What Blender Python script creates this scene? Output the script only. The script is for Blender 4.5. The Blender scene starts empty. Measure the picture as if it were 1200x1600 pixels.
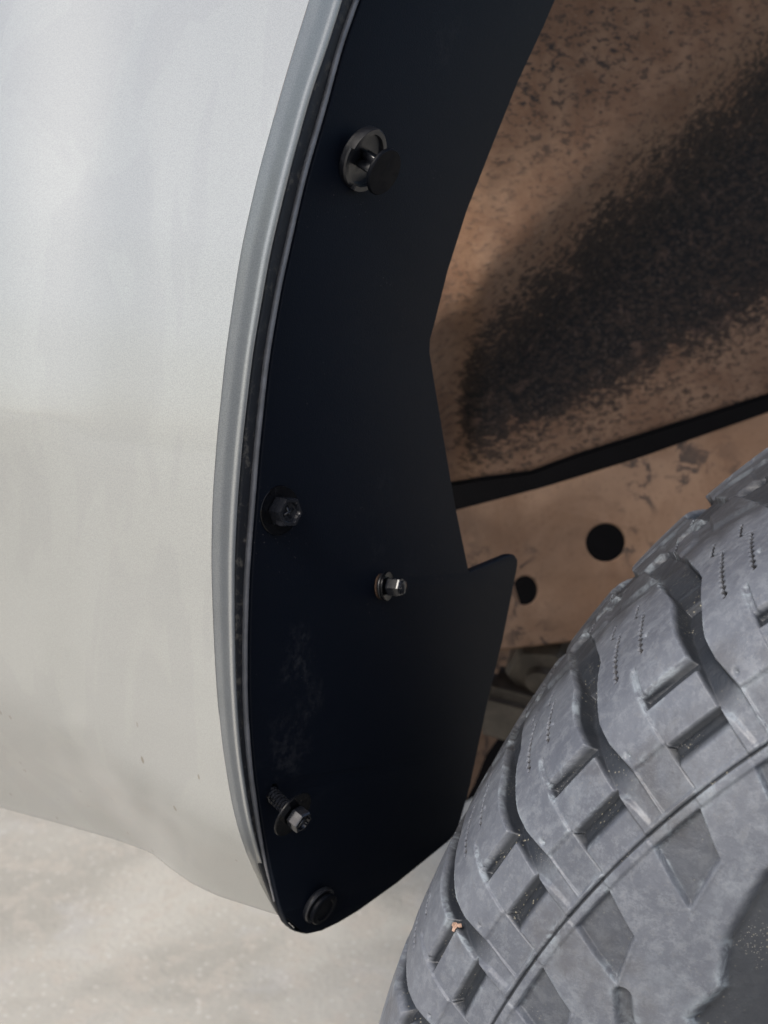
import bpy, bmesh, math, random
import numpy as np
from mathutils import Vector, Matrix
sc = bpy.context.scene
col = sc.collection
R = math.radians

# ------------------------------------------------------------ camera
PITCH = R(16); FPX = 2000.0; HCAM = 0.81
cam_d = bpy.data.cameras.new("camera"); cam = bpy.data.objects.new("camera", cam_d); col.objects.link(cam)
cam.location = (0, 0, HCAM); cam.rotation_euler = (R(90) - PITCH, 0, 0)
cam_d.sensor_fit = 'VERTICAL'; cam_d.sensor_height = 36; cam_d.lens = 45
cam_d.clip_start = 0.02; cam_d.clip_end = 2000
cam_d.dof.use_dof = True; cam_d.dof.focus_distance = 0.45; cam_d.dof.aperture_fstop = 18
sc.camera = cam
sc.render.resolution_x = 768; sc.render.resolution_y = 1024
RX = Vector((1, 0, 0)); UP = Vector((0, math.sin(PITCH), math.cos(PITCH))); BK = Vector((0, -math.cos(PITCH), math.sin(PITCH)))
CL = Vector((0, 0, HCAM))
M3 = np.array([RX[:], UP[:], BK[:]]).T           # camera axes as columns
def vec(x, y, z):                                  # direction given along the camera's right / up / back
    return (RX * x + UP * y + BK * z).normalized()
def P(px, py, d):                                  # point seen at a pixel of the 1200x1600 photo, d metres deep
    return CL + RX * ((px - 600) / FPX * d) - UP * ((py - 800) / FPX * d) - BK * d
def depth_on(px, py, n, px0, py0, d0):             # depth of the plane through (px0,py0,d0) with normal n
    r = P(px, py, 1) - CL; r0 = P(px0, py0, 1) - CL
    return d0 * r0.dot(n) / r.dot(n)

# ------------------------------------------------------------ light
world = bpy.data.worlds.new("World"); sc.world = world; world.use_nodes = True
nt = world.node_tree; nt.nodes.clear()
sky = nt.nodes.new('ShaderNodeTexSky'); sky.sky_type = 'NISHITA'; sky.sun_disc = False
sun_dir = Vector((-0.45, -0.62, 0.85)).normalized()
sky.sun_elevation = math.asin(sun_dir.z); sky.sun_rotation = math.atan2(sun_dir.x, sun_dir.y)
sky.dust_density = 4.0; sky.air_density = 1.0; sky.ozone_density = 1.0
bg = nt.nodes.new('ShaderNodeBackground'); bg.inputs[1].default_value = 0.105
wo = nt.nodes.new('ShaderNodeOutputWorld')
nt.links.new(sky.outputs[0], bg.inputs[0]); nt.links.new(bg.outputs[0], wo.inputs[0])
sl = bpy.data.lights.new("sun", 'SUN'); sl.energy = 1.85; sl.angle = R(28); sl.color = (1, .955, .89)
so = bpy.data.objects.new("sun", sl); col.objects.link(so); so.rotation_euler = sun_dir.to_track_quat('Z', 'Y').to_euler()
sc.view_settings.view_transform = 'Standard'; sc.view_settings.look = 'None'
sc.view_settings.exposure = 0.93; sc.view_settings.gamma = 1

# ------------------------------------------------------------ material helpers
class NT:
    def __init__(s, name):
        s.m = bpy.data.materials.new(name); s.m.use_nodes = True; s.t = s.m.node_tree; s.t.nodes.clear()
        s.o = s.t.nodes.new('ShaderNodeOutputMaterial'); s.b = s.t.nodes.new('ShaderNodeBsdfPrincipled')
        s.t.links.new(s.b.outputs[0], s.o.inputs[0])
        s.tc = s.t.nodes.new('ShaderNodeTexCoord'); s.co = s.tc.outputs['Object']
    def set(s, **k):
        for a, v in k.items():
            i = s.b.inputs[a.replace('_', ' ')]
            if isinstance(v, bpy.types.NodeSocket): s.t.links.new(v, i)
            else: i.default_value = v if not isinstance(v, tuple) or len(v) != 3 else (*v, 1)
        return s
    def _in(s, n, i, v):
        if isinstance(v, bpy.types.NodeSocket): s.t.links.new(v, n.inputs[i])
        elif v is not None: n.inputs[i].default_value = v if not isinstance(v, tuple) or len(v) != 3 or n.inputs[i].type != 'RGBA' else (*v, 1)
    def map(s, scale=(1, 1, 1), rot=(0, 0, 0), co=None):
        n = s.t.nodes.new('ShaderNodeMapping'); s.t.links.new(co or s.co, n.inputs[0])
        n.inputs['Scale'].default_value = scale; n.inputs['Rotation'].default_value = rot; return n.outputs[0]
    def noise(s, scale, detail=4, rough=.55, dist=0, co=None):
        n = s.t.nodes.new('ShaderNodeTexNoise'); s.t.links.new(co or s.co, n.inputs['Vector'])
        n.inputs['Scale'].default_value = scale; n.inputs['Detail'].default_value = detail
        n.inputs['Roughness'].default_value = rough; n.inputs['Distortion'].default_value = dist; return n.outputs[0]
    def vor(s, scale, co=None, out='Distance', feature='F1'):
        n = s.t.nodes.new('ShaderNodeTexVoronoi'); n.feature = feature; s.t.links.new(co or s.co, n.inputs['Vector'])
        n.inputs['Scale'].default_value = scale; return n.outputs[out]
    def ramp(s, f, a, b, lo=0.0, hi=1.0, smooth=True):
        n = s.t.nodes.new('ShaderNodeMapRange'); n.interpolation_type = 'SMOOTHSTEP' if smooth else 'LINEAR'
        s._in(n, 0, f)
        for i, v in zip((1, 2, 3, 4), (a, b, lo, hi)): n.inputs[i].default_value = v
        return n.outputs[0]
    def math(s, op, a, b=None, c=None):
        n = s.t.nodes.new('ShaderNodeMath'); n.operation = op; s._in(n, 0, a); s._in(n, 1, b); s._in(n, 2, c); return n.outputs[0]
    def mix(s, f, a, b):
        n = s.t.nodes.new('ShaderNodeMix'); n.data_type = 'RGBA'
        s._in(n, 0, f)
        for i, v in ((6, a), (7, b)):
            if isinstance(v, bpy.types.NodeSocket): s.t.links.new(v, n.inputs[i])
            else: n.inputs[i].default_value = (*v, 1)
        return n.outputs[2]
    def bump(s, h, strength, dist, prev=None):
        n = s.t.nodes.new('ShaderNodeBump'); s.t.links.new(h, n.inputs['Height'])
        n.inputs['Strength'].default_value = strength; n.inputs['Distance'].default_value = dist
        if prev: s.t.links.new(prev, n.inputs['Normal'])
        return n.outputs[0]
    def attr(s, name):
        n = s.t.nodes.new('ShaderNodeAttribute'); n.attribute_name = name; return n.outputs['Fac']

def m_paint():
    m = NT('silver_paint')
    fl = m.noise(2600, 1, .5); f2 = m.noise(7, 3, .5)
    base = m.mix(m.ramp(fl, .35, .65), (.285, .297, .290), (.350, .364, .356))
    # dried mud flecks, longer along the panel
    st = m.map((1, 1, .35))
    sp = m.vor(150, st); gate = m.noise(11, 2, .5)
    cell = m.vor(150, st, 'Color')
    sepx = m.t.nodes.new('ShaderNodeSeparateColor'); m.t.links.new(cell, sepx.inputs[0])
    fleck = m.math('MULTIPLY', m.ramp(sp, .14, .09), m.math('GREATER_THAN', sepx.outputs[0], .74))
    low = m.t.nodes.new('ShaderNodeSeparateXYZ'); m.t.links.new(m.co, low.inputs[0])
    fleck = m.math('MULTIPLY', fleck, m.ramp(low.outputs[2], .61, .56))
    fleck = m.math('MULTIPLY', fleck, m.ramp(gate, .30, .45))
    film = m.math('MULTIPLY', m.ramp(low.outputs[2], .74, .54), .38)
    base = m.mix(film, base, (.345, .343, .325))
    base = m.mix(m.math('MULTIPLY', fleck, .8), base, (.16, .13, .09))
    # hairline scratches
    sc1 = m.map((3, 3, 90), (.10, .2, 0)); w = m.noise(4, 2, .4, co=sc1)
    scr = m.math('MULTIPLY', m.ramp(m.math('ABSOLUTE', m.math('SUBTRACT', w, .5)), .004, .0), m.ramp(m.noise(9, 2), .56, .66))
    base = m.mix(m.math('MULTIPLY', scr, .35), base, (.35, .35, .36))
    nb = m.bump(fl, .025, .0002); nb = m.bump(f2, .18, .004, nb)
    wv = m.noise(1.0, 2, .45, .3, co=m.map((42, 42, 5), (0, R(-24), 0))); nb = m.bump(wv, .02, .004, nb)
    cl = m.noise(1.0, 3, .5, 1.2, co=m.map((16, 16, 7), (0, R(12), 0)))
    base = m.mix(m.math('MULTIPLY', m.ramp(cl, .50, .53), .10), base, (.20, .20, .215))
    m.set(Base_Color=base, Metallic=m.math('SUBTRACT', .42, m.math('MULTIPLY', film, .6)), Roughness=.42,
          Coat_Weight=1.0, Coat_Roughness=.04, Normal=nb)
    return m.m
def m_plate():
    m = NT('black_powder_coat')
    g = m.noise(1500, 2, .6); big = m.noise(9, 4, .6, .6); sm = m.noise(38, 5, .65, 1.2)
    sm = m.math('MULTIPLY', m.ramp(big, .55, .72), m.ramp(sm, .5, .75))
    geo = m.t.nodes.new('ShaderNodeNewGeometry')
    def blob(px, py, rad):
        c_ = P(px, py, depth_on(px, py, vec(.783, -.172, .598), 437, 797, .50))
        n_ = m.t.nodes.new('ShaderNodeVectorMath'); n_.operation = 'DISTANCE'; m.t.links.new(geo.outputs['Position'], n_.inputs[0]); n_.inputs[1].default_value = c_
        return m.ramp(n_.outputs['Value'], rad, rad * .2)
    g_ = None
    for q in ((455, 1160, .030), (490, 1120, .022), (460, 1045, .016), (470, 990, .010), (577, 790, .008), (590, 850, .010), (602, 765, .012), (702, 50, .014), (698, 80, .012), (560, 940, .006), (640, 880, .010)):
        b_ = blob(*q); g_ = b_ if g_ is None else m.math('MAXIMUM', g_, b_)
    fine = m.noise(300, 5, .8, .1); broad = m.noise(42, 4, .6, .5)
    sm = m.math('MAXIMUM', m.math('MULTIPLY', sm, .25), m.math('MULTIPLY', g_, m.math('MULTIPLY', m.ramp(fine, .42, .66), m.ramp(broad, .46, .62))))
    sp = m.vor(420); spk = m.math('MULTIPLY', m.ramp(sp, .12, .05), m.ramp(m.noise(30, 2), .55, .7))
    c = m.mix(m.math('MULTIPLY', sm, .35), (.0022, .0040, .0085), (.040, .042, .047))
    c = m.mix(m.math('MULTIPLY', spk, .5), c, (.14, .13, .12))
    m.set(Base_Color=c, Roughness=m.ramp(sm, 0, 1, .52, .7), Specular_IOR_Level=.13, Normal=m.bump(g, .25, .0004))
    return m.m
def m_gloss(name='black_zinc', c=(.010, .011, .014), r=.13, spec=.7, metallic=.0):
    m = NT(name); n = m.noise(160, 4, .6)
    base = m.mix(m.ramp(n, .58, .8), c, (c[0] * 3 + .01, c[1] * 3 + .009, c[2] * 3 + .008))
    m.set(Base_Color=base, Metallic=metallic, Roughness=m.ramp(n, .4, .7, r, r + .18), Specular_IOR_Level=spec, Coat_Weight=0,
          Normal=m.bump(m.noise(700, 2), .06, .0003))
    return m.m
def m_rubber():
    m = NT('tyre_rubber'); dep = m.attr('depth'); edge = m.attr('edge')
    n1 = m.noise(14, 5, .6, .4); n2 = m.noise(60, 5, .65, .8); n3 = m.noise(420, 3, .6); sp = m.vor(520); sp2 = m.vor(1200)
    c = m.mix(m.ramp(n1, .3, .7), (.070, .078, .097), (.100, .110, .131))
    c = m.mix(m.math('MULTIPLY', m.ramp(m.noise(210, 6, .8, .1), .46, .62), .38), c, (.185, .20, .222))
    c = m.mix(m.math('MULTIPLY', m.ramp(m.noise(55, 7, .78, .1), .50, .64), .30), c, (.170, .190, .215))
    c = m.mix(m.math('MULTIPLY', m.ramp(m.noise(21, 5, .6, .2), .54, .68), .5), c, (.052, .050, .052))
    c = m.mix(m.math('MULTIPLY', m.ramp(n3, .55, .75), .3), c, (.05, .05, .055))
    cr = m.math('MULTIPLY', m.attr('crown'), m.ramp(m.noise(60, 5, .7, .3), .34, .52, .55, 1)); c = m.mix(m.math('MULTIPLY', cr, .8), c, (.026, .027, .031))  # darker crown: shade under the arch put into the colour, besides tread wear
    # shade of grooves, pockets and recesses put into the colour by depth
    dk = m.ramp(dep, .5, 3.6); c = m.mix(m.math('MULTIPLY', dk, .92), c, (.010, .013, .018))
    c = m.mix(m.math('MULTIPLY', m.ramp(m.attr('sipe_shade'), .02, .35), .97), c, (.012, .012, .014))  # sipes painted near-black for the shade inside narrow gaps
    # pale bluish dust lying against the steps
    du = m.math('MULTIPLY', m.math('MULTIPLY', edge, m.ramp(dep, 3.2, 1.6)), m.math('MULTIPLY', m.ramp(m.noise(160, 5, .7, 1.0), .42, .62), m.ramp(m.noise(28, 2), .45, .58)))
    c = m.mix(m.math('MULTIPLY', du, .6), c, (.27, .315, .35))
    # sand grains: many in the grooves, few outside
    g = m.math('MULTIPLY', m.ramp(sp, .20, .12), m.ramp(m.noise(45, 3, .6), .50, .62))
    g = m.math('MULTIPLY', g, m.ramp(dep, 1.2, 5.5, .10, .9))
    c = m.mix(g, c, (.28, .26, .20))
    g2 = m.math('MULTIPLY', m.ramp(sp2, .22, .1), m.ramp(m.noise(70, 3, .6), .52, .62))
    g2 = m.math('MULTIPLY', g2, m.ramp(dep, 1, 4, .15, .7))
    c = m.mix(g2, c, (.33, .32, .28))
    nb = m.bump(n3, .35, .0006); nb = m.bump(n2, .3, .0015, nb)
    m.set(Base_Color=c, Roughness=m.ramp(n2, .3, .7, .44, .62), Specular_IOR_Level=.5, Normal=nb)
    return m.m
def m_liner():
    m = NT('muddy_black_liner'); mk = m.attr('bare')
    n = m.noise(30, 6, .65, .4); st = m.map((1, 1, 1.8), (.3, .6, 0)); n2 = m.noise(150, 6, .72, .35, co=st); n3 = m.noise(330, 4, .7)
    f = m.math('ADD', mk, m.math('MULTIPLY', m.math('SUBTRACT', n, .5), .9))
    f = m.math('ADD', f, m.math('MULTIPLY', m.math('SUBTRACT', n2, .5), 2.0)); bare = m.ramp(f, .27, .74)
    mud = m.mix(m.ramp(n, .3, .7), (.165, .092, .056), (.250, .155, .100))
    pit = m.math('MULTIPLY', m.ramp(n2, .50, .62), m.ramp(m.noise(26, 4, .6), .34, .54, .45, 1))
    spots = m.math('MULTIPLY', pit, m.ramp(m.attr('pits'), 0, 1, .40, .95))
    mud = m.mix(spots, mud, (.022, .021, .022))
    mud = m.mix(m.math('MULTIPLY', m.ramp(n3, .62, .7), .5), mud, (.30, .21, .15))
    blk = m.mix(m.ramp(n2, .42, .68), (.005, .0045, .005), (.046, .029, .020))
    blk = m.mix(m.math('MULTIPLY', m.ramp(n3, .55, .68), .7), blk, (.10, .072, .055))
    blk = m.mix(m.math('MULTIPLY', m.ramp(m.noise(48, 5, .7, .4), .57, .66), .75), blk, (.095, .058, .042))
    c = m.mix(bare, mud, blk)
    nb = m.bump(n2, .5, .003); nb = m.bump(n3, .4, .001, nb)
    m.set(Base_Color=c, Roughness=.75, Specular_IOR_Level=.35, Normal=nb)
    return m.m
def m_rail():
    m = NT('dusty_frame_steel'); n = m.noise(16, 5, .6, .5); n2 = m.noise(70, 5, .65, .7); n3 = m.noise(320, 3)
    c = m.mix(m.ramp(n, .3, .7), (.185, .112, .072), (.270, .178, .122))
    dk = m.math('MULTIPLY', m.ramp(n2, .50, .60), m.ramp(m.noise(13, 3, .5), .46, .58, .06, .85))
    c = m.mix(dk, c, (.035, .032, .033))
    c = m.mix(m.math('MULTIPLY', m.ramp(n3, .55, .75), .3), c, (.09, .055, .038))
    m.set(Base_Color=c, Roughness=.85, Specular_IOR_Level=.2, Normal=m.bump(n2, .3, .001))
    return m.m
def m_plain(name, c, r=.7, sc_=40, v=.35, spec=.4):
    m = NT(name); n = m.noise(sc_, 5, .6, .5)
    m.set(Base_Color=m.mix(m.ramp(n, .35, .7), c, tuple(x * (1 + v) for x in c)), Roughness=r, Specular_IOR_Level=spec, Normal=m.bump(m.noise(sc_ * 6, 3), .3, .0008))
    return m.m
def m_seal():
    m = NT('dusty_black_seal'); n = m.noise(240, 5, .7, .5); n2 = m.noise(14, 3)
    f = m.math('MULTIPLY', m.ramp(n, .52, .68), m.ramp(n2, .40, .6, .25, 1))
    m.set(Base_Color=m.mix(m.math('MULTIPLY', f, .75), (.014, .015, .018), (.16, .14, .11)), Roughness=.55, Normal=m.bump(n, .5, .0006))
    return m.m
def m_ground():
    m = NT('pale_concrete'); a = m.noise(3.2, 5, .6, .6); b = m.noise(26, 5, .65, .3); c_ = m.noise(160, 4, .7); v = m.vor(75)
    c = m.mix(m.ramp(a, .35, .68), (.275, .262, .228), (.385, .368, .325))
    c = m.mix(m.math('MULTIPLY', m.ramp(b, .48, .62), .7), c, (.355, .325, .28))
    c = m.mix(m.math('MULTIPLY', m.ramp(m.noise(11, 4, .6), .55, .7), .5), c, (.36, .35, .33))
    c = m.mix(m.math('MULTIPLY', m.ramp(v, .25, .1), .35), c, (.52, .50, .46))
    c = m.mix(m.math('MULTIPLY', m.ramp(c_, .5, .8), .4), c, (.26, .25, .235))
    m.set(Base_Color=c, Roughness=.9, Specular_IOR_Level=.25, Normal=m.bump(c_, .5, .004))
    return m.m
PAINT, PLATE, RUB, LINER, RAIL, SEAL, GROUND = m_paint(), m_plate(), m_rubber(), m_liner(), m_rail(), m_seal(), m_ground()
ZINC = m_gloss('black_zinc', (.008, .009, .012), .12, .6); CLIP = m_gloss('black_nylon', (.006, .007, .010), .30, .75); CAP = m_gloss('matt_black_nylon', (.0025, .0032, .0052), .42, .10)
BEAD = m_plain('mottled_grey_edge', (.15, .15, .155), .34, 90, .5, .7)  # mottled grey for the strip along the plate's left edge
ZWASH = m_gloss('black_zinc_washer', (.003, .0034, .0045), .10, .22)
DARK = m_plain('underbody_shade', (.0015, .0015, .002), .9, 40, .35, .08); GREASE = m_plain('grimy_steel', (.055, .048, .040), .6, 60, .8)  # DARK is near-black, with deep shade of the well put into the colour
RIMM = m_plain('dark_alloy', (.04, .04, .045), .35); CHIPM = m_plain('dry_wood', (.27, .18, .135), .7, 300, .3)
RUST = m_plain('rusty_ring', (.030, .016, .009), .8, 300, .6)

# ------------------------------------------------------------ object helpers
def mesh_obj(name, verts, faces, mat, parent=None, smooth=True, attrs=None):
    me = bpy.data.meshes.new(name); me.from_pydata([tuple(v) for v in verts], [], faces)
    return finish(name, me, mat, parent, smooth, attrs)
def finish(name, me, mat, parent, smooth=True, attrs=None):
    me.materials.append(mat)
    if smooth: me.polygons.foreach_set('use_smooth', [True] * len(me.polygons))
    for k, v in (attrs or {}).items():
        a = me.attributes.new(k, 'FLOAT', 'POINT'); a.data.foreach_set('value', np.asarray(v, np.float32).ravel())
    me.update(); o = bpy.data.objects.new(name, me); col.objects.link(o)
    if parent: o.parent = parent
    return o
def bm_obj(name, bm, mat, parent=None, smooth=True, angle=35):
    bmesh.ops.recalc_face_normals(bm, faces=bm.faces)
    for e in bm.edges:
        if len(e.link_faces) == 2 and e.calc_face_angle(0) > R(angle): e.smooth = False
    me = bpy.data.meshes.new(name); bm.to_mesh(me); bm.free()
    return finish(name, me, mat, parent, smooth)
def frame_from(n, up=None):
    n = n.normalized(); u = (up or UP); x = u.cross(n).normalized(); y = n.cross(x)
    return Matrix((x, y, n)).transposed()
def lathe(bm, c, n, prof, seg=40, spin=0.0, rfun=None):
    """prof: (radius, height) pairs along n"""
    Fm = frame_from(n); rings = []
    for r, h in prof:
        ring = []
        for k in range(seg):
            a = 2 * math.pi * k / seg + spin; rr = r * (rfun(a, r, h) if rfun else 1)
            ring.append(bm.verts.new(c + Fm @ Vector((rr * math.cos(a), rr * math.sin(a), h))))
        rings.append(ring)
    for a, b in zip(rings, rings[1:]):
        for k in range(seg):
            bm.faces.new((a[k], a[(k + 1) % seg], b[(k + 1) % seg], b[k]))
    bm.faces.new(rings[0][::-1]); bm.faces.new(rings[-1])
def hexr(a, r, h): return math.cos(math.pi / 6) / math.cos(((a) % (math.pi / 3)) - math.pi / 6)
def extrude_poly(name, pts, n, thick, mat, parent, holes=(), bevel=0.0):
    """flat sheet: front face through the 3-D points (coplanar), thickness going away from n"""
    Fm = frame_from(n); c = sum(pts, Vector()) / len(pts); inv = Fm.transposed()
    cu = bpy.data.curves.new(name, 'CURVE'); cu.dimensions = '2D'; cu.fill_mode = 'BOTH'
    cu.extrude = thick / 2 - bevel; cu.bevel_depth = bevel; cu.bevel_resolution = 2; cu.offset = -bevel
    for loop in [pts] + list(holes):
        s = cu.splines.new('POLY'); s.points.add(len(loop) - 1); s.use_cyclic_u = True
        for q, p in zip(s.points, loop):
            l = inv @ (p - c); q.co = (l.x, l.y, 0, 1)
    tmp = bpy.data.objects.new('tmp', cu); col.objects.link(tmp)
    me = bpy.data.meshes.new_from_object(tmp.evaluated_get(bpy.context.evaluated_depsgraph_get()))
    bpy.data.objects.remove(tmp); bpy.data.curves.remove(cu)
    T = Matrix.Translation(c - n.normalized() * thick / 2) @ Fm.to_4x4(); me.transform(T); me.materials.clear()
    bm = bmesh.new(); bm.from_mesh(me); bmesh.ops.remove_doubles(bm, verts=bm.verts, dist=1e-5); bpy.data.meshes.remove(me)
    return bm_obj(name, bm, mat, parent, True, 30)
def catmull(pts, n):
    out = []; p = [np.array(q, float) for q in pts]; p = [2 * p[0] - p[1]] + p + [2 * p[-1] - p[-2]]
    for i in range(1, len(p) - 2):
        for k in range(n):
            t = k / n; a, b, c, d = p[i - 1], p[i], p[i + 1], p[i + 2]
            out.append(.5 * (2 * b + (c - a) * t + (2 * a - 5 * b + 4 * c - d) * t * t + (3 * b - a - 3 * c + d) * t ** 3))
    out.append(p[-2]); return out
def tube(bm, pts, r, seg=10):
    rings = []; r_all = r
    for i, p in enumerate(pts):
        r = r_all[i] if isinstance(r_all, list) else r_all
        d = (pts[min(i + 1, len(pts) - 1)] - pts[max(i - 1, 0)]).normalized(); Fm = frame_from(d, Vector((.3, .2, .9)))
        rings.append([bm.verts.new(p + Fm @ Vector((r * math.cos(2 * math.pi * k / seg), r * math.sin(2 * math.pi * k / seg), 0))) for k in range(seg)])
    for a, b in zip(rings, rings[1:]):
        for k in range(seg): bm.faces.new((a[k], a[(k + 1) % seg], b[(k + 1) % seg], b[k]))
    bm.faces.new(rings[0]); bm.faces.new(rings[-1])
def grid_obj(name, G, mat, parent, attrs=None, thick=0.0):
    """G[r][c] of Vectors"""
    nr, nc = len(G), len(G[0]); v = [p for row in G for p in row]
    f = [(r * nc + c, r * nc + c + 1, (r + 1) * nc + c + 1, (r + 1) * nc + c) for r in range(nr - 1) for c in range(nc - 1)]
    o = mesh_obj(name, v, f, mat, parent, True, attrs)
    if thick:
        mo = o.modifiers.new('thickness', 'SOLIDIFY'); mo.thickness = thick; mo.offset = 0
    return o

# ------------------------------------------------------------ ground
bm = bmesh.new(); S = 300
for x, y in ((-S, -S), (S, -S), (S, S), (-S, S)): bm.verts.new((x, y, 0))
bm.faces.new(bm.verts[:]); g = bm_obj('ground', bm, GROUND); g['kind'] = 'structure'
g['label'] = 'pale dusty concrete ground under the truck'

# ------------------------------------------------------------ the truck
truck = bpy.data.objects.new('pickup_truck', None); truck.location = (0, .6, 0); truck.empty_display_size = .2; col.objects.link(truck)
truck['label'] = 'silver truck corner with black cover plate beside its front wheel'; truck['category'] = 'truck'
_inv = Matrix.Translation((0, -.6, 0))
def part(o):                                     # parts are modelled in world space and hung on the truck's origin
    o.parent = truck; o.matrix_parent_inverse = _inv; return o

NP = vec(.783, -.172, .598)                       # the plate faces the wheel
def on_plate(px, py, off=0.0):
    return P(px, py, depth_on(px, py, NP, 437, 797, .50)) + NP * off

# --- body panel
crease = [(-260, 560), (-120, 518), (0, 483), (75, 459), (150, 437), (280, 402), (400, 376), (560, 353), (700, 339), (800, 332), (900, 330), (1000, 333), (1100, 338),
          (1200, 348), (1300, 366), (1370, 392), (1430, 434)]
edge_in = [(-260, 612), (-120, 570), (0, 534), (75, 510), (150, 484), (280, 450), (400, 422), (560, 395), (700, 379), (800, 371), (900, 366), (1000, 366), (1100, 368),
           (1200, 375), (1300, 390), (1370, 410), (1430, 440)]
ipc = lambda T, y: float(np.interp(y, [t[0] for t in T], [t[1] for t in T]))
_ys = np.linspace(-260, 1430, 170)
def smooth_tab(T):
    a = np.array([ipc(T, y) for y in _ys]); k = np.hanning(15); k /= k.sum()
    ap = np.r_[2 * a[0] - a[7:0:-1], a, 2 * a[-1] - a[-2:-9:-1]]; return [(y, v) for y, v in zip(_ys, np.convolve(ap, k, 'valid'))]
creaseS, edgeS = smooth_tab(crease), smooth_tab(edge_in)
bot = [(-400, 1165), (-200, 1208), (0, 1262), (100, 1289), (180, 1312), (235, 1332), (262, 1354), (300, 1381), (340, 1400), (390, 1416), (434, 1430), (460, 1436)]
_bx = np.linspace(-400, 460, 200); _by = np.interp(_bx, [b[0] for b in bot], [b[1] for b in bot])
k_ = np.hanning(7); k_ /= k_.sum(); _by = np.r_[_by[:3], np.convolve(_by, k_, 'valid'), _by[-3:]]
ybot = lambda x: float(np.interp(x, _bx, _by))
NB = vec(-.60, .05, .80)                          # the side of the body
def ss(x, a, b):
    t = min(max((x - a) / (b - a), 0), 1); return t * t * (3 - 2 * t)
def body_depth(px, py, cx):
    dc = depth_on(cx, py, NP, 437, 797, .50) - .0045
    d = dc + depth_on(px, py, NB, cx, py, dc) - dc
    # the flare stands out from the door-side skin left of a soft valley line
    val = np.interp(py, [-300, 300, 700, 1000, 1130, 1250, 1340], [150, 118, 104, 98, 110, 165, 236])
    d += float(np.interp(py, [650, 1120], [-.010, .020])) * ss(val - px, -70, 150)
    d += .0058 * math.exp(-((px - val) / 28) ** 2) * ss(py, 850, 1200)
    d += .022 * ((py - 850) / 1000) ** 2 * (1 if py > 850 else .55) * min(1, (cx - px) / 250)
    # rounded shoulder before the crease
    pass
    # curls under along the bottom
    yb = ybot(px); lf = ss(val - px, -60, 60); t = ss(py, yb - 150 - 90 * lf, yb); d += (.034 + .022 * lf) * t ** 2.2
    return d
NR, NCOL = 150, 90; G = []; FG = []
for r in range(NR + 1):
    g_ = r / NR; g_ = 1 - (1 - g_) ** 1.25; Y = -260 + g_ * 1690; row = []
    cxr = ipc(creaseS, Y)
    for c in range(NCOL + 1):
        f = c / NCOL; x = -330 + f * (cxr + 330); y = -260 + g_ * (ybot(x) + 260)
        row.append(P(x, y, body_depth(x, y, cxr)))
    # flange that turns into the wheel arch, with a small hem bead
    ye = y; cx = x; ex = ipc(edgeS, Y); d0 = body_depth(cx, ye, cx); frow = [row[-1] + RX * .0001]
    for q in np.linspace(.06, 1, 22):
        x = cx + (ex - cx) * q; d = depth_on(x, ye, NP, cx, ye, d0)
        frow.append(P(x, ye, d0 + (d - d0) * .56 - .0005 * (1 - ss(ye, 1220, 1380)) * math.sin(max(0, (q - .76) / .24) * math.pi) ** 1.0 + .0008 * ss(q, .3, .8)))
    e0 = frow[-1]; back = -BK
    frow.append(e0 + back * .0015 + RX * .0001); frow.append(e0 + back * .0030 - RX * .004)
    G.append(row); FG.append(frow)
for A in (G, FG):
    last = A[-1]
    A.append([p - BK * .006 - RX * .002 for p in last]); A.append([p - BK * .03 + UP * .006 - RX * .012 for p in last])
part(grid_obj('arch_flange', FG, PAINT, None))
part(grid_obj('bumper_panel', G, PAINT, None))

# --- seal between body and plate
pe = [(-260, 662), (-120, 610), (0, 566), (75, 539), (150, 520), (280, 482), (450, 444), (560, 425), (700, 410), (800, 402), (900, 394), (1000, 391), (1100, 391), (1200, 398),
      (1300, 412), (1380, 428), (1430, 442)]
peS = smooth_tab(pe)
bmS = bmesh.new(); pts = []
G = []
for y in np.linspace(-260, 1425, 140):
    a = ipc(edgeS, y); b = ipc(peS, y) - 3; row = []
    for q in np.linspace(0, 1, 7):
        x = a - 2 + (b - a) * q; d = depth_on(x, y, NP, 437, 797, .50)
        row.append(P(x, y, d + .0060 + .0035 * q - .0020 * math.sin(q * math.pi * .9) ** .7))
    G.append(row)
part(grid_obj('rubber_seal', G, SEAL, None, thick=.002))

# --- cover plate
face = [(662, -260), (610, -120)] + [(x, y) for y, x in pe[2:-1]] + [(441, 1424), (449, 1444), (462, 1456), (480, 1460), (503, 1455), (530, 1442), (560, 1424), (620, 1381), (700, 1316), (713, 1303), (718, 1288),
        (735, 1228), (747, 1170), (766, 1080), (786, 1000), (801, 925), (809, 884), (809, 874), (804, 867), (795, 868), (735, 893), (733, 892),
        (712, 790), (695, 690), (680, 600), (672, 550), (673, 530), (680, 505), (700, 425), (730, 330), (770, 228), (810, 128), (850, 42), (868, 0), (930, -130), (1000, -260)]
n_left = 2 + len(pe[2:-1])
lft = [np.array((v, y)) for y, v in peS if y < 1424] + catmull([(442, 1428), (450, 1445), (463, 1456), (480, 1460)], 2); rgt = face[n_left:]
slot = [(427 + 11 * math.cos(a) * .62 + 6 * math.copysign(max(0, 1), math.sin(a)) * .5, 1240 - 15 * math.sin(a)) for a in np.linspace(0, 2 * math.pi, 20, endpoint=False)]
plate = part(extrude_poly('cover_plate', [on_plate(x, y) for x, y in lft + rgt], NP, .0042, PLATE, None, holes=[[on_plate(x, y) for x, y in slot]], bevel=.0007))
plate['label'] = 'flat matt black cover plate with notched inner edge'

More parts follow.
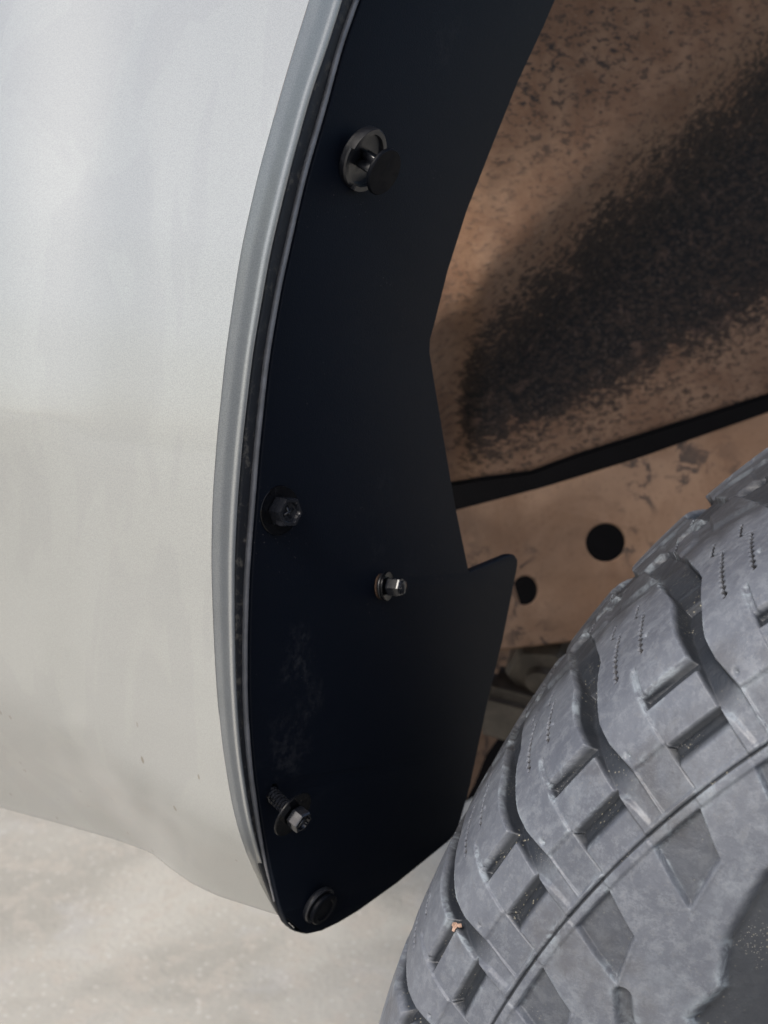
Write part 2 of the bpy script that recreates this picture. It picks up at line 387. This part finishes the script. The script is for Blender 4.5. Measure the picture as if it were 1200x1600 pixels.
bm = bmesh.new(); lead = [on_plate(x, y) for x, y in lft if y < 1418]
tb = []
for i, p in enumerate(lead):
    t_ = (lead[min(i + 1, len(lead) - 1)] - lead[max(i - 1, 0)]).normalized(); sd = t_.cross(NP).normalized()
    if sd.dot(RX) > 0: sd = -sd
    tb.append(p - NP * .0027 + sd * .0004)
tube(bm, tb, [float(np.interp(y, [1250, 1420], [.00135, .0005])) for x, y in lft if y < 1418], 12); part(bm_obj('edge_bead', bm, BEAD, None))

# --- fasteners (each a part of the truck; washers and pins are their sub-parts)
def sub(o, p):
    o.parent = p; o.matrix_parent_inverse = (p.matrix_parent_inverse.copy() if False else Matrix()); return o
def hang(o, p):                                  # p sits with identity world transform
    o.parent = p; return o
def torus_washer(c, n, r, t=.0012, hole=None):
    bm = bmesh.new(); lathe(bm, c, n, [(r * .3, 0), (r * .97, 0), (r, t * .3), (r, t * .75), (r * .97, t), (r * .90, t * .93), (r * .3, t * .9)], 56); return bm
def hexbolt(c, n, r, h, spin=.3, dish=True, flange=None, top=.0):
    bm = bmesh.new()
    if flange: lathe(bm, c, n, [(flange * .96, 0), (flange, .0003), (flange, .0010), (flange * .93, .0014), (r * 1.02, .0022), (r * .9, .0023)], 48)
    pr = [(r, .0004), (r, h * .88), (r * .93, h)]
    seg = 48
    if dish: pr += [(r * .74, h), (r * .66, h - .0004), (r * .58, h - .0016), (r * .2, h - .0020)]
    else: pr += [(r * .80, h), (r * .72, h + .0004), (r * .66, h + top), (r * .3, h + top * 1.25)]
    Fm = None
    def rf(a, rr, hh):
        w = 1.0 if rr > r * .70 else 0.0
        return hexr(a, rr, hh) * w + (1 - w)
    pr2 = pr
    lathe(bm, c, n, pr2, seg, 0, rf)
    if spin: bmesh.ops.rotate(bm, verts=bm.verts, cent=c, matrix=Matrix.Rotation(spin, 3, n))
    return bm
# bolt beside the body lip
nA = vec(.70, -.12, .70); cA = on_plate(434, 797, .0003)
b = part(bm_obj('flange_bolt', hexbolt(cA + nA * .001, nA, .0062, .0068, .0), ZINC, None, True, 25)); b['label'] = 'glossy black hex bolt on a wide washer near the body edge'
hang(bm_obj('washer', torus_washer(cA, nA, .0098), ZWASH), b)
bm = bmesh.new()                                  # cross bars stamped in the dished head
for s_ in (0, 1):
    Fm = frame_from(nA) @ Matrix.Rotation(.5 + s_ * math.pi / 2, 3, 'Z')
    bmesh.ops.create_cube(bm, size=1, matrix=Matrix.Translation(cA + nA * .0058) @ Fm.to_4x4() @ Matrix.Diagonal((.0054, .0009, .0014 - .0002 * s_, 1)))
hang(bm_obj('head_rib', bm, ZINC), b)
# bolt in the middle
nB_ = vec(.88, -.04, .44); cB = on_plate(596, 915, .0005)
b = part(bm_obj('flange_bolt', hexbolt(cB + nB_ * .0030, nB_, .0042, .0062, .1, False, None, .0015), ZINC, None, True, 25)); b['label'] = 'small black hex bolt standing alone in the middle of the plate'
hang(bm_obj('washer', torus_washer(cB + nB_ * .0016, nB_, .0064, .0013), ZWASH), b)
hang(bm_obj('washer', torus_washer(cB + nB_ * .0002, nB_, .0058, .0010), CLIP), b)
hang(bm_obj('rust_ring', torus_washer(cB - nB_ * .0009, nB_, .0059, .0009), RUST), b)
# loose screw
nC = vec(.74, -.46, .50); c0 = on_plate(427, 1240, -.002); cC = P(456, 1271, (c0 - CL).dot(-BK) - .0115)
axis = (cC - c0).normalized()
b = part(bm_obj('loose_screw', hexbolt(cC + nC * .0012, nC, .0049, .0056, .15), ZINC, None, True, 25)); b['label'] = 'half driven black screw leaning out of its slot'
hang(bm_obj('washer', torus_washer(cC, nC, .0102, .0011), ZWASH), b)
bm = bmesh.new(); L = (cC - c0).length + .006; Fm = frame_from(axis); st = c0 - axis * .006
core = [st + axis * (L * i / 10) for i in range(11)]; tube(bm, core, .0021, 16)
hel = [st + axis * (.001 + (L - .003) * i / 260) + Fm @ Vector((.0026 * math.cos(i / 260 * 2 * math.pi * L / .0021), .0026 * math.sin(i / 260 * 2 * math.pi * L / .0021), 0)) for i in range(261)]
tube(bm, hel, .00062, 6); hang(bm_obj('thread', bm, ZINC), b)
bm = bmesh.new()
Fm = frame_from(nC) @ Matrix.Rotation(.9, 3, 'Z')
bmesh.ops.create_cube(bm, size=1, matrix=Matrix.Translation(cC + nC * .0056) @ Fm.to_4x4() @ Matrix.Diagonal((.0056, .0011, .0015, 1)))
hang(bm_obj('head_rib', bm, ZINC), b)
# upper push clip
nD = vec(.74, -.50, .45); cD = on_plate(556, 245, .0028)
bm = bmesh.new()
def rimcut(a, r, h): return 1.0
lathe(bm, cD, nD, [(.0080, -.003), (.0117, -.0008), (.0123, 0), (.0123, .0020), (.0118, .0026), (.0100, .0026), (.0096, .0012), (.0070, .0010)], 64)
b = part(bm_obj('push_clip', bm, CLIP, None)); b['label'] = 'tall black push clip with its pin pulled out'
bm = bmesh.new(); Fd = frame_from(nD)
for a0, a1 in ((1.75, 3.0), (4.6, 5.6)):         # raised tabs on the rim
    N_ = 12; ring = []
    for i in range(N_ + 1):
        a = a0 + (a1 - a0) * i / N_
        ring.append([bm.verts.new(cD + Fd @ Vector((r_ * math.cos(a), r_ * math.sin(a), h_))) for r_, h_ in ((.0125, .0018), (.0125, .0044), (.0106, .0044), (.0106, .0018))])
    for p_, q_ in zip(ring, ring[1:]):
        for k in range(4): bm.faces.new((p_[k], p_[(k + 1) % 4], q_[(k + 1) % 4], q_[k]))
    bm.faces.new(ring[0]); bm.faces.new(ring[-1][::-1])
hang(bm_obj('rim_tab', bm, CLIP), b)
cH = P(597, 267, (cD - CL).dot(-BK) - .0080)
bm = bmesh.new(); lathe(bm, cH, nD, [(.0080, -.0002), (.0089, 0), (.0092, .0004), (.0092, .0012), (.0088, .0017), (.0060, .0018), (.001, .0018)], 56); hang(bm_obj('pin_head', bm, CAP), b)
bm = bmesh.new(); ax = (cH - cD); Ls = ax.length; axn = ax.normalized(); Fm = frame_from(axn)
for s_ in (0, 1):
    bmesh.ops.create_cube(bm, size=1, matrix=Matrix.Translation(cD + ax * .5) @ (Fm @ Matrix.Rotation(.7 + s_ * math.pi / 2, 3, 'Z')).to_4x4() @ Matrix.Diagonal((.0088 - .0002 * s_, .0017, Ls - .0003 * s_, 1)))
bmesh.ops.bevel(bm, geom=bm.edges[:], offset=.0003, segments=2, affect='EDGES')
hang(bm_obj('pin_stem', bm, CLIP), b)
# lower push clip
nE = vec(.72, -.42, .55); cE = on_plate(494, 1411, .0004)
bm = bmesh.new(); lathe(bm, cE, nE, [(.0070, -.001), (.0086, 0), (.0088, .0005), (.0088, .0018), (.0083, .0024), (.0060, .0024), (.0058, .0030), (.001, .003)], 56)
b = part(bm_obj('push_clip', bm, CLIP, None)); b['label'] = 'low black push clip pressed in at the bottom corner'
cE2 = cE + nE * .0032
bm = bmesh.new(); lathe(bm, cE2, nE, [(.0060, -.0010), (.0072, 0), (.0076, .0004), (.0076, .0015), (.0070, .0020), (.0052, .0021), (.0048, .0017), (.001, .0016)], 56); hang(bm_obj('pin_head', bm, CAP), b)

# --- wheel-well liner
G = []; bare = []; pits = []
gap_top = lambda x: float(np.interp(x, [300, 600, 705, 760, 830, 900, 1200, 1500], [775, 765, 756, 747, 738, 712, 618, 520]))
rng = random.Random(3)
NRL, NCL = 90, 110
for r in range(NRL + 1):
    row = []
    for c in range(NCL + 1):
        x = 430 + c / NCL * 1100; yb = gap_top(x); t = r / NRL
        y = yb + (-420 - yb) * t
        # nearer towards the top, with a rounded trough running down to the left
        d = .86 - .13 * ((yb - y) / 1000) + .10 * (x - 700) / 800
        L_ = (y - (575 - (x - 740) * .98)) / 260           # signed distance below the diagonal rim
        tr = ss(L_, -.55, .35); d += .050 * tr - .012 * math.exp(-((L_ + .5) / .3) ** 2)
        d += .02 * ss(x, 760, 700)
        row.append(P(x, y, d))
        lo_ = np.interp(x, [720, 900, 1150, 1400], [.18, .55, .95, 1.2]); b_ = (1 - .72 * ss(L_, lo_, lo_ + .55)) * ss(L_, -.72, .30) * 1 * ss(x, 690, 745)
        bare.append(b_); pits.append(max(0, 1 - abs((x - 850) + (y - 120) * .9) / 330) * ss(y, 420, 120) + .25 * ss(-L_, 1.2, 0) )
    G.append(row)
for k in range(1, 14):                                      # unseen overhang towards the viewer, added to keep the well dark
    a = k / 13; row = []
    for c in range(NCL + 1):
        p = G[NRL][c]; row.append(p + Vector((0, -.50 * math.sin(a * 1.35), .16 * a))); bare.append(.4); pits.append(.5)
    G.append(row)
part(grid_obj('wheel_well_liner', G, LINER, None, {'bare': bare, 'pits': pits}, thick=.003))
# rolled lower edge of the liner
bm = bmesh.new(); tube(bm, [P(x, gap_top(x), .86 + .10 * (x - 700) / 800 + .02 * ss(x, 760, 700)+.01) for x in np.linspace(560, 1500, 60)], .0015, 10)
o_ = part(bm_obj('liner_hem', bm, DARK, None))

# --- frame rail with round holes
NRAIL = vec(.12, -.06, .99)
def on_rail(x, y): return P(x, y, depth_on(x, y, NRAIL, 947, 848, .93))
def circ(cx, cy, rx, ry, n=40): return [on_rail(cx + rx * math.cos(a), cy + ry * math.sin(a)) for a in np.linspace(0, 2 * math.pi, n, endpoint=False)]
rail_top = lambda x: float(np.interp(x, [500, 720, 850, 1000, 1200, 1450], [860, 796, 762, 716, 645, 555]))
rail_bot = lambda x: float(np.interp(x, [500, 790, 880, 1450], [1040, 1014, 1003, 930]))
poly = [on_rail(x, rail_top(x)) for x in np.linspace(500, 1450, 40)] + [on_rail(x, rail_bot(x)) for x in np.linspace(1450, 500, 14)]
rail = part(extrude_poly('frame_rail', poly, NRAIL, .004, RAIL, None, holes=[circ(947, 848, 31, 30), circ(821, 923, 20, 23)], bevel=.0012))
me = rail.data; at = me.attributes.new('pits', 'FLOAT', 'POINT')
at.data.foreach_set('value', [0.3] * len(me.vertices))
rail['label'] = 'dusty brown steel frame rail with two round holes'
# flanges turn the rail into a channel
for yf, dirn in ((rail_bot, -1),):
    G = []
    for k in range(5):
        G.append([on_rail(x, yf(x)) - NRAIL * (.004 + .02 * k) for x in np.linspace(500, 1450, 40)])
    o_ = part(grid_obj('rail_flange', G, RAIL, None, {'pits': [.3] * 200}, thick=.003))
# --- structure behind; a near-black sheet in place of deep shade closes the wheel well
def slab(name, pts, mat, d, n=None, thick=.02, bevel=.002, label=None):
    n = n or vec(0, 0, 1); p0 = pts[0]
    o = part(extrude_poly(name, [P(x, y, depth_on(x, y, n, p0[0], p0[1], d)) for x, y in pts], n, thick, mat, None, bevel=bevel))
    if label: o['label'] = label
    return o
slab('shade_backing', [(300, -500), (1700, -500), (1700, 1150), (900, 1150), (715, 1262), (690, 1262), (300, 1100)], DARK, 1.25, thick=.02)
slab('splash_panel', [(640, 900), (640, 1240), (700, 1262), (722, 1262), (742, 1225), (760, 1180), (800, 1125), (830, 1000), (800, 900)], RAIL, 1.05, vec(.5, -.1, .86), .006, .001, 'brown dusty strip low behind the plate')
# suspension bush and nut below the rail
bm = bmesh.new()
cN = P(850, 1040, .99); lathe(bm, cN, vec(-.25, -.55, .8), [(.030, -.02), (.030, .008), (.026, .014), (.012, .015), (.011, .022), (.002, .023)], 48, .2, lambda a, r, h: hexr(a, r, h) if r > .02 else 1)
part(bm_obj('suspension_nut', bm, GREASE, None, True, 25))
bm = bmesh.new()
cN = P(835, 1112, 1.0)
Fm = frame_from(vec(-.3, -.35, .9)) @ Matrix.Rotation(-.25, 3, 'Z')
bmesh.ops.create_cube(bm, size=1, matrix=Matrix.Translation(cN) @ Fm.to_4x4() @ Matrix.Diagonal((.085, .044, .05, 1)))
bmesh.ops.bevel(bm, geom=bm.edges[:], offset=.008, segments=4, affect='EDGES')
part(bm_obj('suspension_arm', bm, GREASE, None, True, 40))
bm = bmesh.new(); tube(bm, [P(770, 1128, 1.0), P(800, 1131, .99), P(850, 1128, .98)], .006, 14); part(bm_obj('brake_hose', bm, GREASE, None))

# ------------------------------------------------------------ wheel
X0 = [0.389, -0.300, -0.474, -0.355, -0.265, 0.973, 0.034, 0.008]
Wc = np.array(X0[:3]); ax_c = np.array([math.cos(X0[4]) * math.sin(X0[3]), math.sin(X0[4]), math.cos(X0[4]) * math.cos(X0[3])])
e1 = np.cross([0, 1, 0], ax_c); e1 /= np.linalg.norm(e1); e2 = np.cross(ax_c, e1)
hw = .135 * X0[5]
tt = np.linspace(-1, 1, 161); rr = .4 - X0[7] * tt ** 2 - X0[6] * np.abs(tt) ** 8
side = np.array([(hw + .004, .345), (hw + .0065, .33), (hw + .0075, .315), (hw + .007, .30), (hw + .004, .28), (hw - .002, .26), (hw - .012, .24), (hw - .022, .222)])
far = side[::-1] * np.array([-1, 1])
PR = np.r_[far, np.c_[tt * hw, rr], side]
sarc = np.r_[0, np.cumsum(np.hypot(*np.diff(PR, axis=0).T))]; s_seam = sarc[len(far) + 160]; sarc = (s_seam - sarc) * 1000   # mm, + over the tread
S = np.r_[np.arange(-142, -60, 3.), np.arange(-60, -31, 1.), np.arange(-31, 100, .5), np.arange(100, 200, 1.2), np.arange(200, 296, 3), np.arange(296, 436, 7)]
V = np.interp(S, sarc[::-1], PR[::-1, 0]); RR = np.interp(S, sarc[::-1], PR[::-1, 1])
k5 = np.ones(5) / 5
def sm1(a): return np.r_[a[:2], np.convolve(a, k5, 'valid'), a[-2:]]
Ssm = np.arange(-143, 437, .5); Vs = np.interp(Ssm, sarc[::-1], PR[::-1, 0]); Rs = np.interp(Ssm, sarc[::-1], PR[::-1, 1])
kk = np.hanning(13); kk /= kk.sum(); Vs[6:-6] = np.convolve(Vs, kk, 'valid'); Rs[6:-6] = np.convolve(Rs, kk, 'valid')
V = np.interp(S, Ssm, Vs); RR = np.interp(S, Ssm, Rs)
dV = np.gradient(V, S); dR = np.gradient(RR, S); L_ = np.hypot(dV, dR); nV, nR = dR / L_, -dV / L_
sg = np.sign(nR * 1.0 + nV * np.sign(V) * .8); nV *= sg; nR *= sg
TH = np.r_[np.arange(122, 156, .04), np.arange(156, 482, .4)]; TH = TH[TH < 482 - .2]
nodes_t = [126.55, 133.2, 139.95, 146.05, 152.6]; per = (360 - (152.6 - 126.55)) / 50.0
def uof(th):
    t = np.where(th < 126.55, th + 360, th)
    tn = nodes_t + [152.6 + per * i for i in range(1, 51)]; return np.interp(t, tn, np.arange(len(tn)))
U_ = uof(TH)
uu, s2 = np.meshgrid(U_, S, indexing='ij'); thg = np.meshgrid(TH, S, indexing='ij')[0]
def st(x, w): 
    t = np.clip(x / w + .5, 0, 1); return t * t * (3 - 2 * t)
def band(x, a, b, w): return st(x - a, w) * st(b - x, w)
tri = lambda x: 2 * np.abs((x % 1) - .5) * 2 - 1
def tread(u, s, sipes=True):
    """returns height in mm (negative is cut in)"""
    f = u % 1.0; H = np.zeros_like(s)
    wu = .016
    # main curved groove
    sk = [-6, 10, 17, 29, 38, 50, 70, 78, 90, 106, 143, 160]
    lo = np.interp(s, sk, [.31, .30, .31, .37, .38, .34, .32, .36, .44, .54, .85, 1.0]); hi = np.interp(s, sk, [.40, .45, .52, .52, .54, .57, .585, .63, .72, .82, 1.1, 1.25])
    dp = np.interp(s, [-2, 2, 10, 17, 30, 45, 71, 71.8, 84, 85, 100, 110, 160], [0, .7, 1.2, 2.2, 5.0, 8.5, 9, 6.5, 6, 5.5, 3.2, 2.4, 2.4])
    wg = np.interp(s, [0, 17, 35, 60], [.05, .04, .03, .028])
    g = band(f, lo, hi, wg) + band(f + 1, lo, hi, wg) + band(f - 1, lo, hi, wg); g = np.clip(g, 0, 1)
    groove = -dp * g
    # stepped pockets between groove and the next lug
    pk = band(f, .505, 1.0, wu)
    sh = (f - .75) * 1.5
    y = s + sh * .6
    drop1 = st(35.2 - y, .55) * np.interp(y, [29.8, 31.2, 35.2], [.9, 3.8, 5.2])
    drop1 = np.where(y < 29.6, .9, drop1)
    drop2 = np.where(y < 17, st(17 - y, .55) * np.interp(y, [8.8, 10.6, 12.5, 17], [.9, 2.6, 4.6, 6.4]), 0)
    stepH = -np.where(y < 16.2, drop2, drop1) * (y < 36.5)
    stepH = np.where(s < 0.5, -.9 * st(s + 1, 2), stepH)
    H = np.minimum(H, 0) + stepH * pk
    # small nick running up the lug from the corner of the pocket
    H -= 1.1 * band(f, .955, .995, .02) * band(s, 35, 47, 2) * (1)
    # lowered patch at the foot of each lug
    H -= 1.3 * (band(f, -.01, .30, wu) + band(f, .99, 1.3, wu)) * band(s, .9, 17, .8)
    # circumferential groove
    zz = 4.5 * tri(f + .1); cg = band(s + zz, 108, 119, 2.2); Hc = -1.3 * cg
    H = np.minimum(np.minimum(H, groove), Hc)
    # cross grooves in the centre band
    lo2 = .30 + .004 * (s - 119); cgx = band(f, lo2, lo2 + .16, .05) * st(s - 117, 2); H = np.minimum(H, -1.3 * cgx)
    H = np.minimum(H, -4 * band(s + 3 * tri(f * 1 + .3), 145.5, 151, 2))
    # sipes
    wz = .013 * tri(s / 3.4)
    for u0, a, b in () if not sipes else ((.135, 48, 80), (.885, 52, 80), (.72, 126, 140)):
        H = np.minimum(H, -5.0 * band(f - wz, u0 - .010, u0 + .010, .010) * band(s, a, b, 1.2))
        if a < 100:
            t = (s - 80) / 6; H = np.minimum(H, -4 * band(f - (u0 + .10 * np.clip((s - 80) / 3, 0, 1)) - wz * .5, -.009, .009, .010) * band(s, 80, 95, 1.0))
    # mould vent marks
    for u0, s0 in ((.27, 21.5), (.94, -12.5), (.83, 60)):
        H -= 1.3 * np.exp(-(((f - u0) * 46.8) ** 2 + (s - s0) ** 2) / .6)
    return H
def below_seam(u, s, th):
    f = u % 1.0; H = np.zeros_like(s)
    H += .45 * np.exp(-((s - .4) / .5) ** 2)                       # mould seam ridge
    H -= 1.9 * np.exp(-((s + .8) / .42) ** 2)
    led = st(-4.2 - s, .9); H -= .9 * led
    lo = np.interp(s, [-24, -19, -4], [.25, .20, .06]); hi = np.interp(s, [-24, -4], [.66, .53])
    sb = -19 - (f - .2) / .45 * 5
    nt_ = band(f, lo, hi, .022) * st(-4.4 - s, 1.0) * st(s - sb, 1.2)
    H -= 3.0 * nt_
    lip = np.exp(-((s - sb + .9) / .8) ** 2) * band(f, .2, .66, .03); H += .45 * lip
    fold = st(-1 - s, 1) * st(s + 4.6, .8) * band(f, .03, .53, .02); H -= .5 * fold
    ev = np.interp(th % 360, [124, 126, 133.2, 134.8, 137.6, 140, 142.9, 144, 145], [-90, -30, -29, -32, -37, -47, -47, -56, -90])
    # the same hollow repeats round the sidewall
    for sh in range(30, 330, 30):
        ev = np.maximum(ev, np.interp((th - sh) % 360, [124, 126, 133.2, 134.8, 137.6, 140, 142.9, 144, 145], [-90, -30, -29, -32, -37, -47, -47, -56, -90]))
    H -= 5.0 * st(ev - 1.5 - s, 5.5) * st(s + 82, 6)
    # slim slot
    thm = ((th - 144.4) % 30)
    thm = np.where(thm > 15, thm - 30, thm)
    px_, py_ = thm * 6.1, s + 28.2; t = np.clip((px_ * 12.8 + py_ * -10) / (12.8 ** 2 + 100), 0, 1); dd = np.hypot(px_ - t * 12.8, py_ + t * 10)
    H -= 3.4 * st(2.6 - dd, 2.2)
    return H
Hn = np.zeros_like(s2)
top = s2 >= -2; top_n = top & (s2 <= 147.9)
H1 = tread(uu, s2); H2 = tread(.35 - uu, 295.8 - s2); Hs = below_seam(uu, s2, thg); Hs2 = below_seam(.35 - uu, 295.8 - s2, thg)
mtop = st(s2 + .2, .8)
near = H1 * mtop + Hs * st(4 - s2, 3) ; farH = H2 * st(295.8 - s2 + .2, .8) + Hs2 * st(4 - (295.8 - s2), 3)
Hn = np.where(s2 < 147.9, near, farH)
Hn[:, 0] = 0; Hn[:, -1] = 0
Hd = Hn + np.where(s2 < 147.9, (tread(uu, s2, False) - H1) * mtop, 0)
gt, gs = np.gradient(Hd, np.radians(TH) * 400, S)
steep = np.clip(np.hypot(gt, gs) * .8, 0, 1)
def blur(a, n=7):
    k = np.hanning(n + 2)[1:-1]; k /= k.sum()
    a = np.apply_along_axis(lambda r: np.convolve(r, k, 'same'), 1, a); return np.apply_along_axis(lambda r: np.convolve(r, k, 'same'), 0, a)
edgeA = np.clip(blur(steep, 9) * 1.6, 0, 1)
rs_ = np.random.RandomState(4)
v_ = V[None, :] + nV[None, :] * Hn / 1000; r_ = RR[None, :] + nR[None, :] * Hn / 1000
tr_ = np.radians(TH)[:, None]
Xc = Wc + v_[..., None] * ax_c + r_[..., None] * (np.cos(tr_)[..., None] * e1 + np.sin(tr_)[..., None] * e2)
Xw = Xc @ M3.T + np.array([0, 0, HCAM])
wheel_c = Vector(Wc @ M3.T + np.array([0, 0, HCAM]))
nT, nS = Hn.shape
wheel = bpy.data.objects.new('wheel', None); wheel.empty_display_size = .1; col.objects.link(wheel)
wheel.parent = truck; wheel.location = wheel_c - truck.location
Xl = Xw - np.array(wheel_c[:])
me = bpy.data.meshes.new('tyre')
idx = np.arange(nT * nS).reshape(nT, nS); nx = np.roll(idx, -1, axis=0)
quads = np.stack([idx[:, :-1], idx[:, 1:], nx[:, 1:], nx[:, :-1]], -1).reshape(-1, 4)
me.vertices.add(nT * nS); me.vertices.foreach_set('co', Xl.astype(np.float32).ravel())
me.loops.add(len(quads) * 4); me.loops.foreach_set('vertex_index', quads.astype(np.int32).ravel())
me.polygons.add(len(quads)); me.polygons.foreach_set('loop_start', np.arange(0, len(quads) * 4, 4, dtype=np.int32)); me.polygons.foreach_set('loop_total', np.full(len(quads), 4, np.int32))
me.update(calc_edges=True); me.validate()
# outward normals
if me.polygons[len(quads) // 4].normal.dot(Vector(Xl.reshape(-1, 3)[quads[len(quads) // 4][0]])) < 0: me.flip_normals()
tyre = finish('tyre', me, RUB, None, True, {'crown': st(s2 - 98 - 5 * tri(uu * 3), 26) * st(198 - s2, 26), 'sipe_shade': np.clip((Hd - Hn) / 2.2, 0, 1), 'depth': -Hn * (.52 + .48 * st(s2 + 1.5, 2)) * (.42 + .58 * st(295.8 - s2 + 1.5, 2)) + 3.0 * np.exp(-((s2 + .8) / .45) ** 2), 'edge': edgeA}); tyre.parent = wheel  # depth gets extra along the seam, painting the shade in its thin groove
tyre['label'] = 'worn grey all terrain tyre with sand in its grooves'
axw = Vector(ax_c @ M3.T); bm = bmesh.new()
lathe(bm, Vector((0, 0, 0)), axw, [(.05, -.11), (.19, -.115), (.222, -.112), (.229, -.104), (.19, -.09), (.185, .05), (.19, .09), (.229, .102), (.226, .112), (.205, .104), (.19, .06), (.10, .045), (.06, .06), (.045, .07), (.01, .07)], 72)
rim = bm_obj('rim', bm, RIMM); rim.parent = wheel

# ------------------------------------------------------------ a chip of dry wood caught in a groove
def tyre_pt(th, s, off=0.0):
    v = np.interp(s, S, V); r = np.interp(s, S, RR) + off; a = math.radians(th)
    X = Wc + v * ax_c + r * (math.cos(a) * e1 + math.sin(a) * e2); return Vector(X @ M3.T + np.array([0, 0, HCAM]))
chip_c = tyre_pt(149.4, 31.5, -.0015); rg = random.Random(8)
bm = bmesh.new(); nC_ = vec(-.3, .5, .8); Fm = frame_from(nC_)
out = [(-3.0, .6), (-2.2, 2.0), (-.6, 2.4), (.6, 1.5), (2.4, 2.2), (3.1, .2), (1.9, -.6), (.6, .1), (-.2, -1.2), (-1.0, -3.0), (-2.3, -2.6), (-2.1, -.8)]
tp = [bm.verts.new(Fm @ Vector((x * .0006, y * .0006, .0006 + rg.uniform(-.0004, .0006)))) for x, y in out]; bt = [bm.verts.new(v.co - Fm @ Vector((0, 0, .0008))) for v in tp]
bm.faces.new(tp); bm.faces.new(bt[::-1])
for i in range(len(tp)): j = (i + 1) % len(tp); bm.faces.new((tp[i], bt[i], bt[j], tp[j]))
chip = bm_obj('wood_chip', bm, CHIPM, None, False); chip.location = chip_c
chip['label'] = 'tiny pinkish tan wood chip caught in a tyre groove'; chip['category'] = 'wood chip'
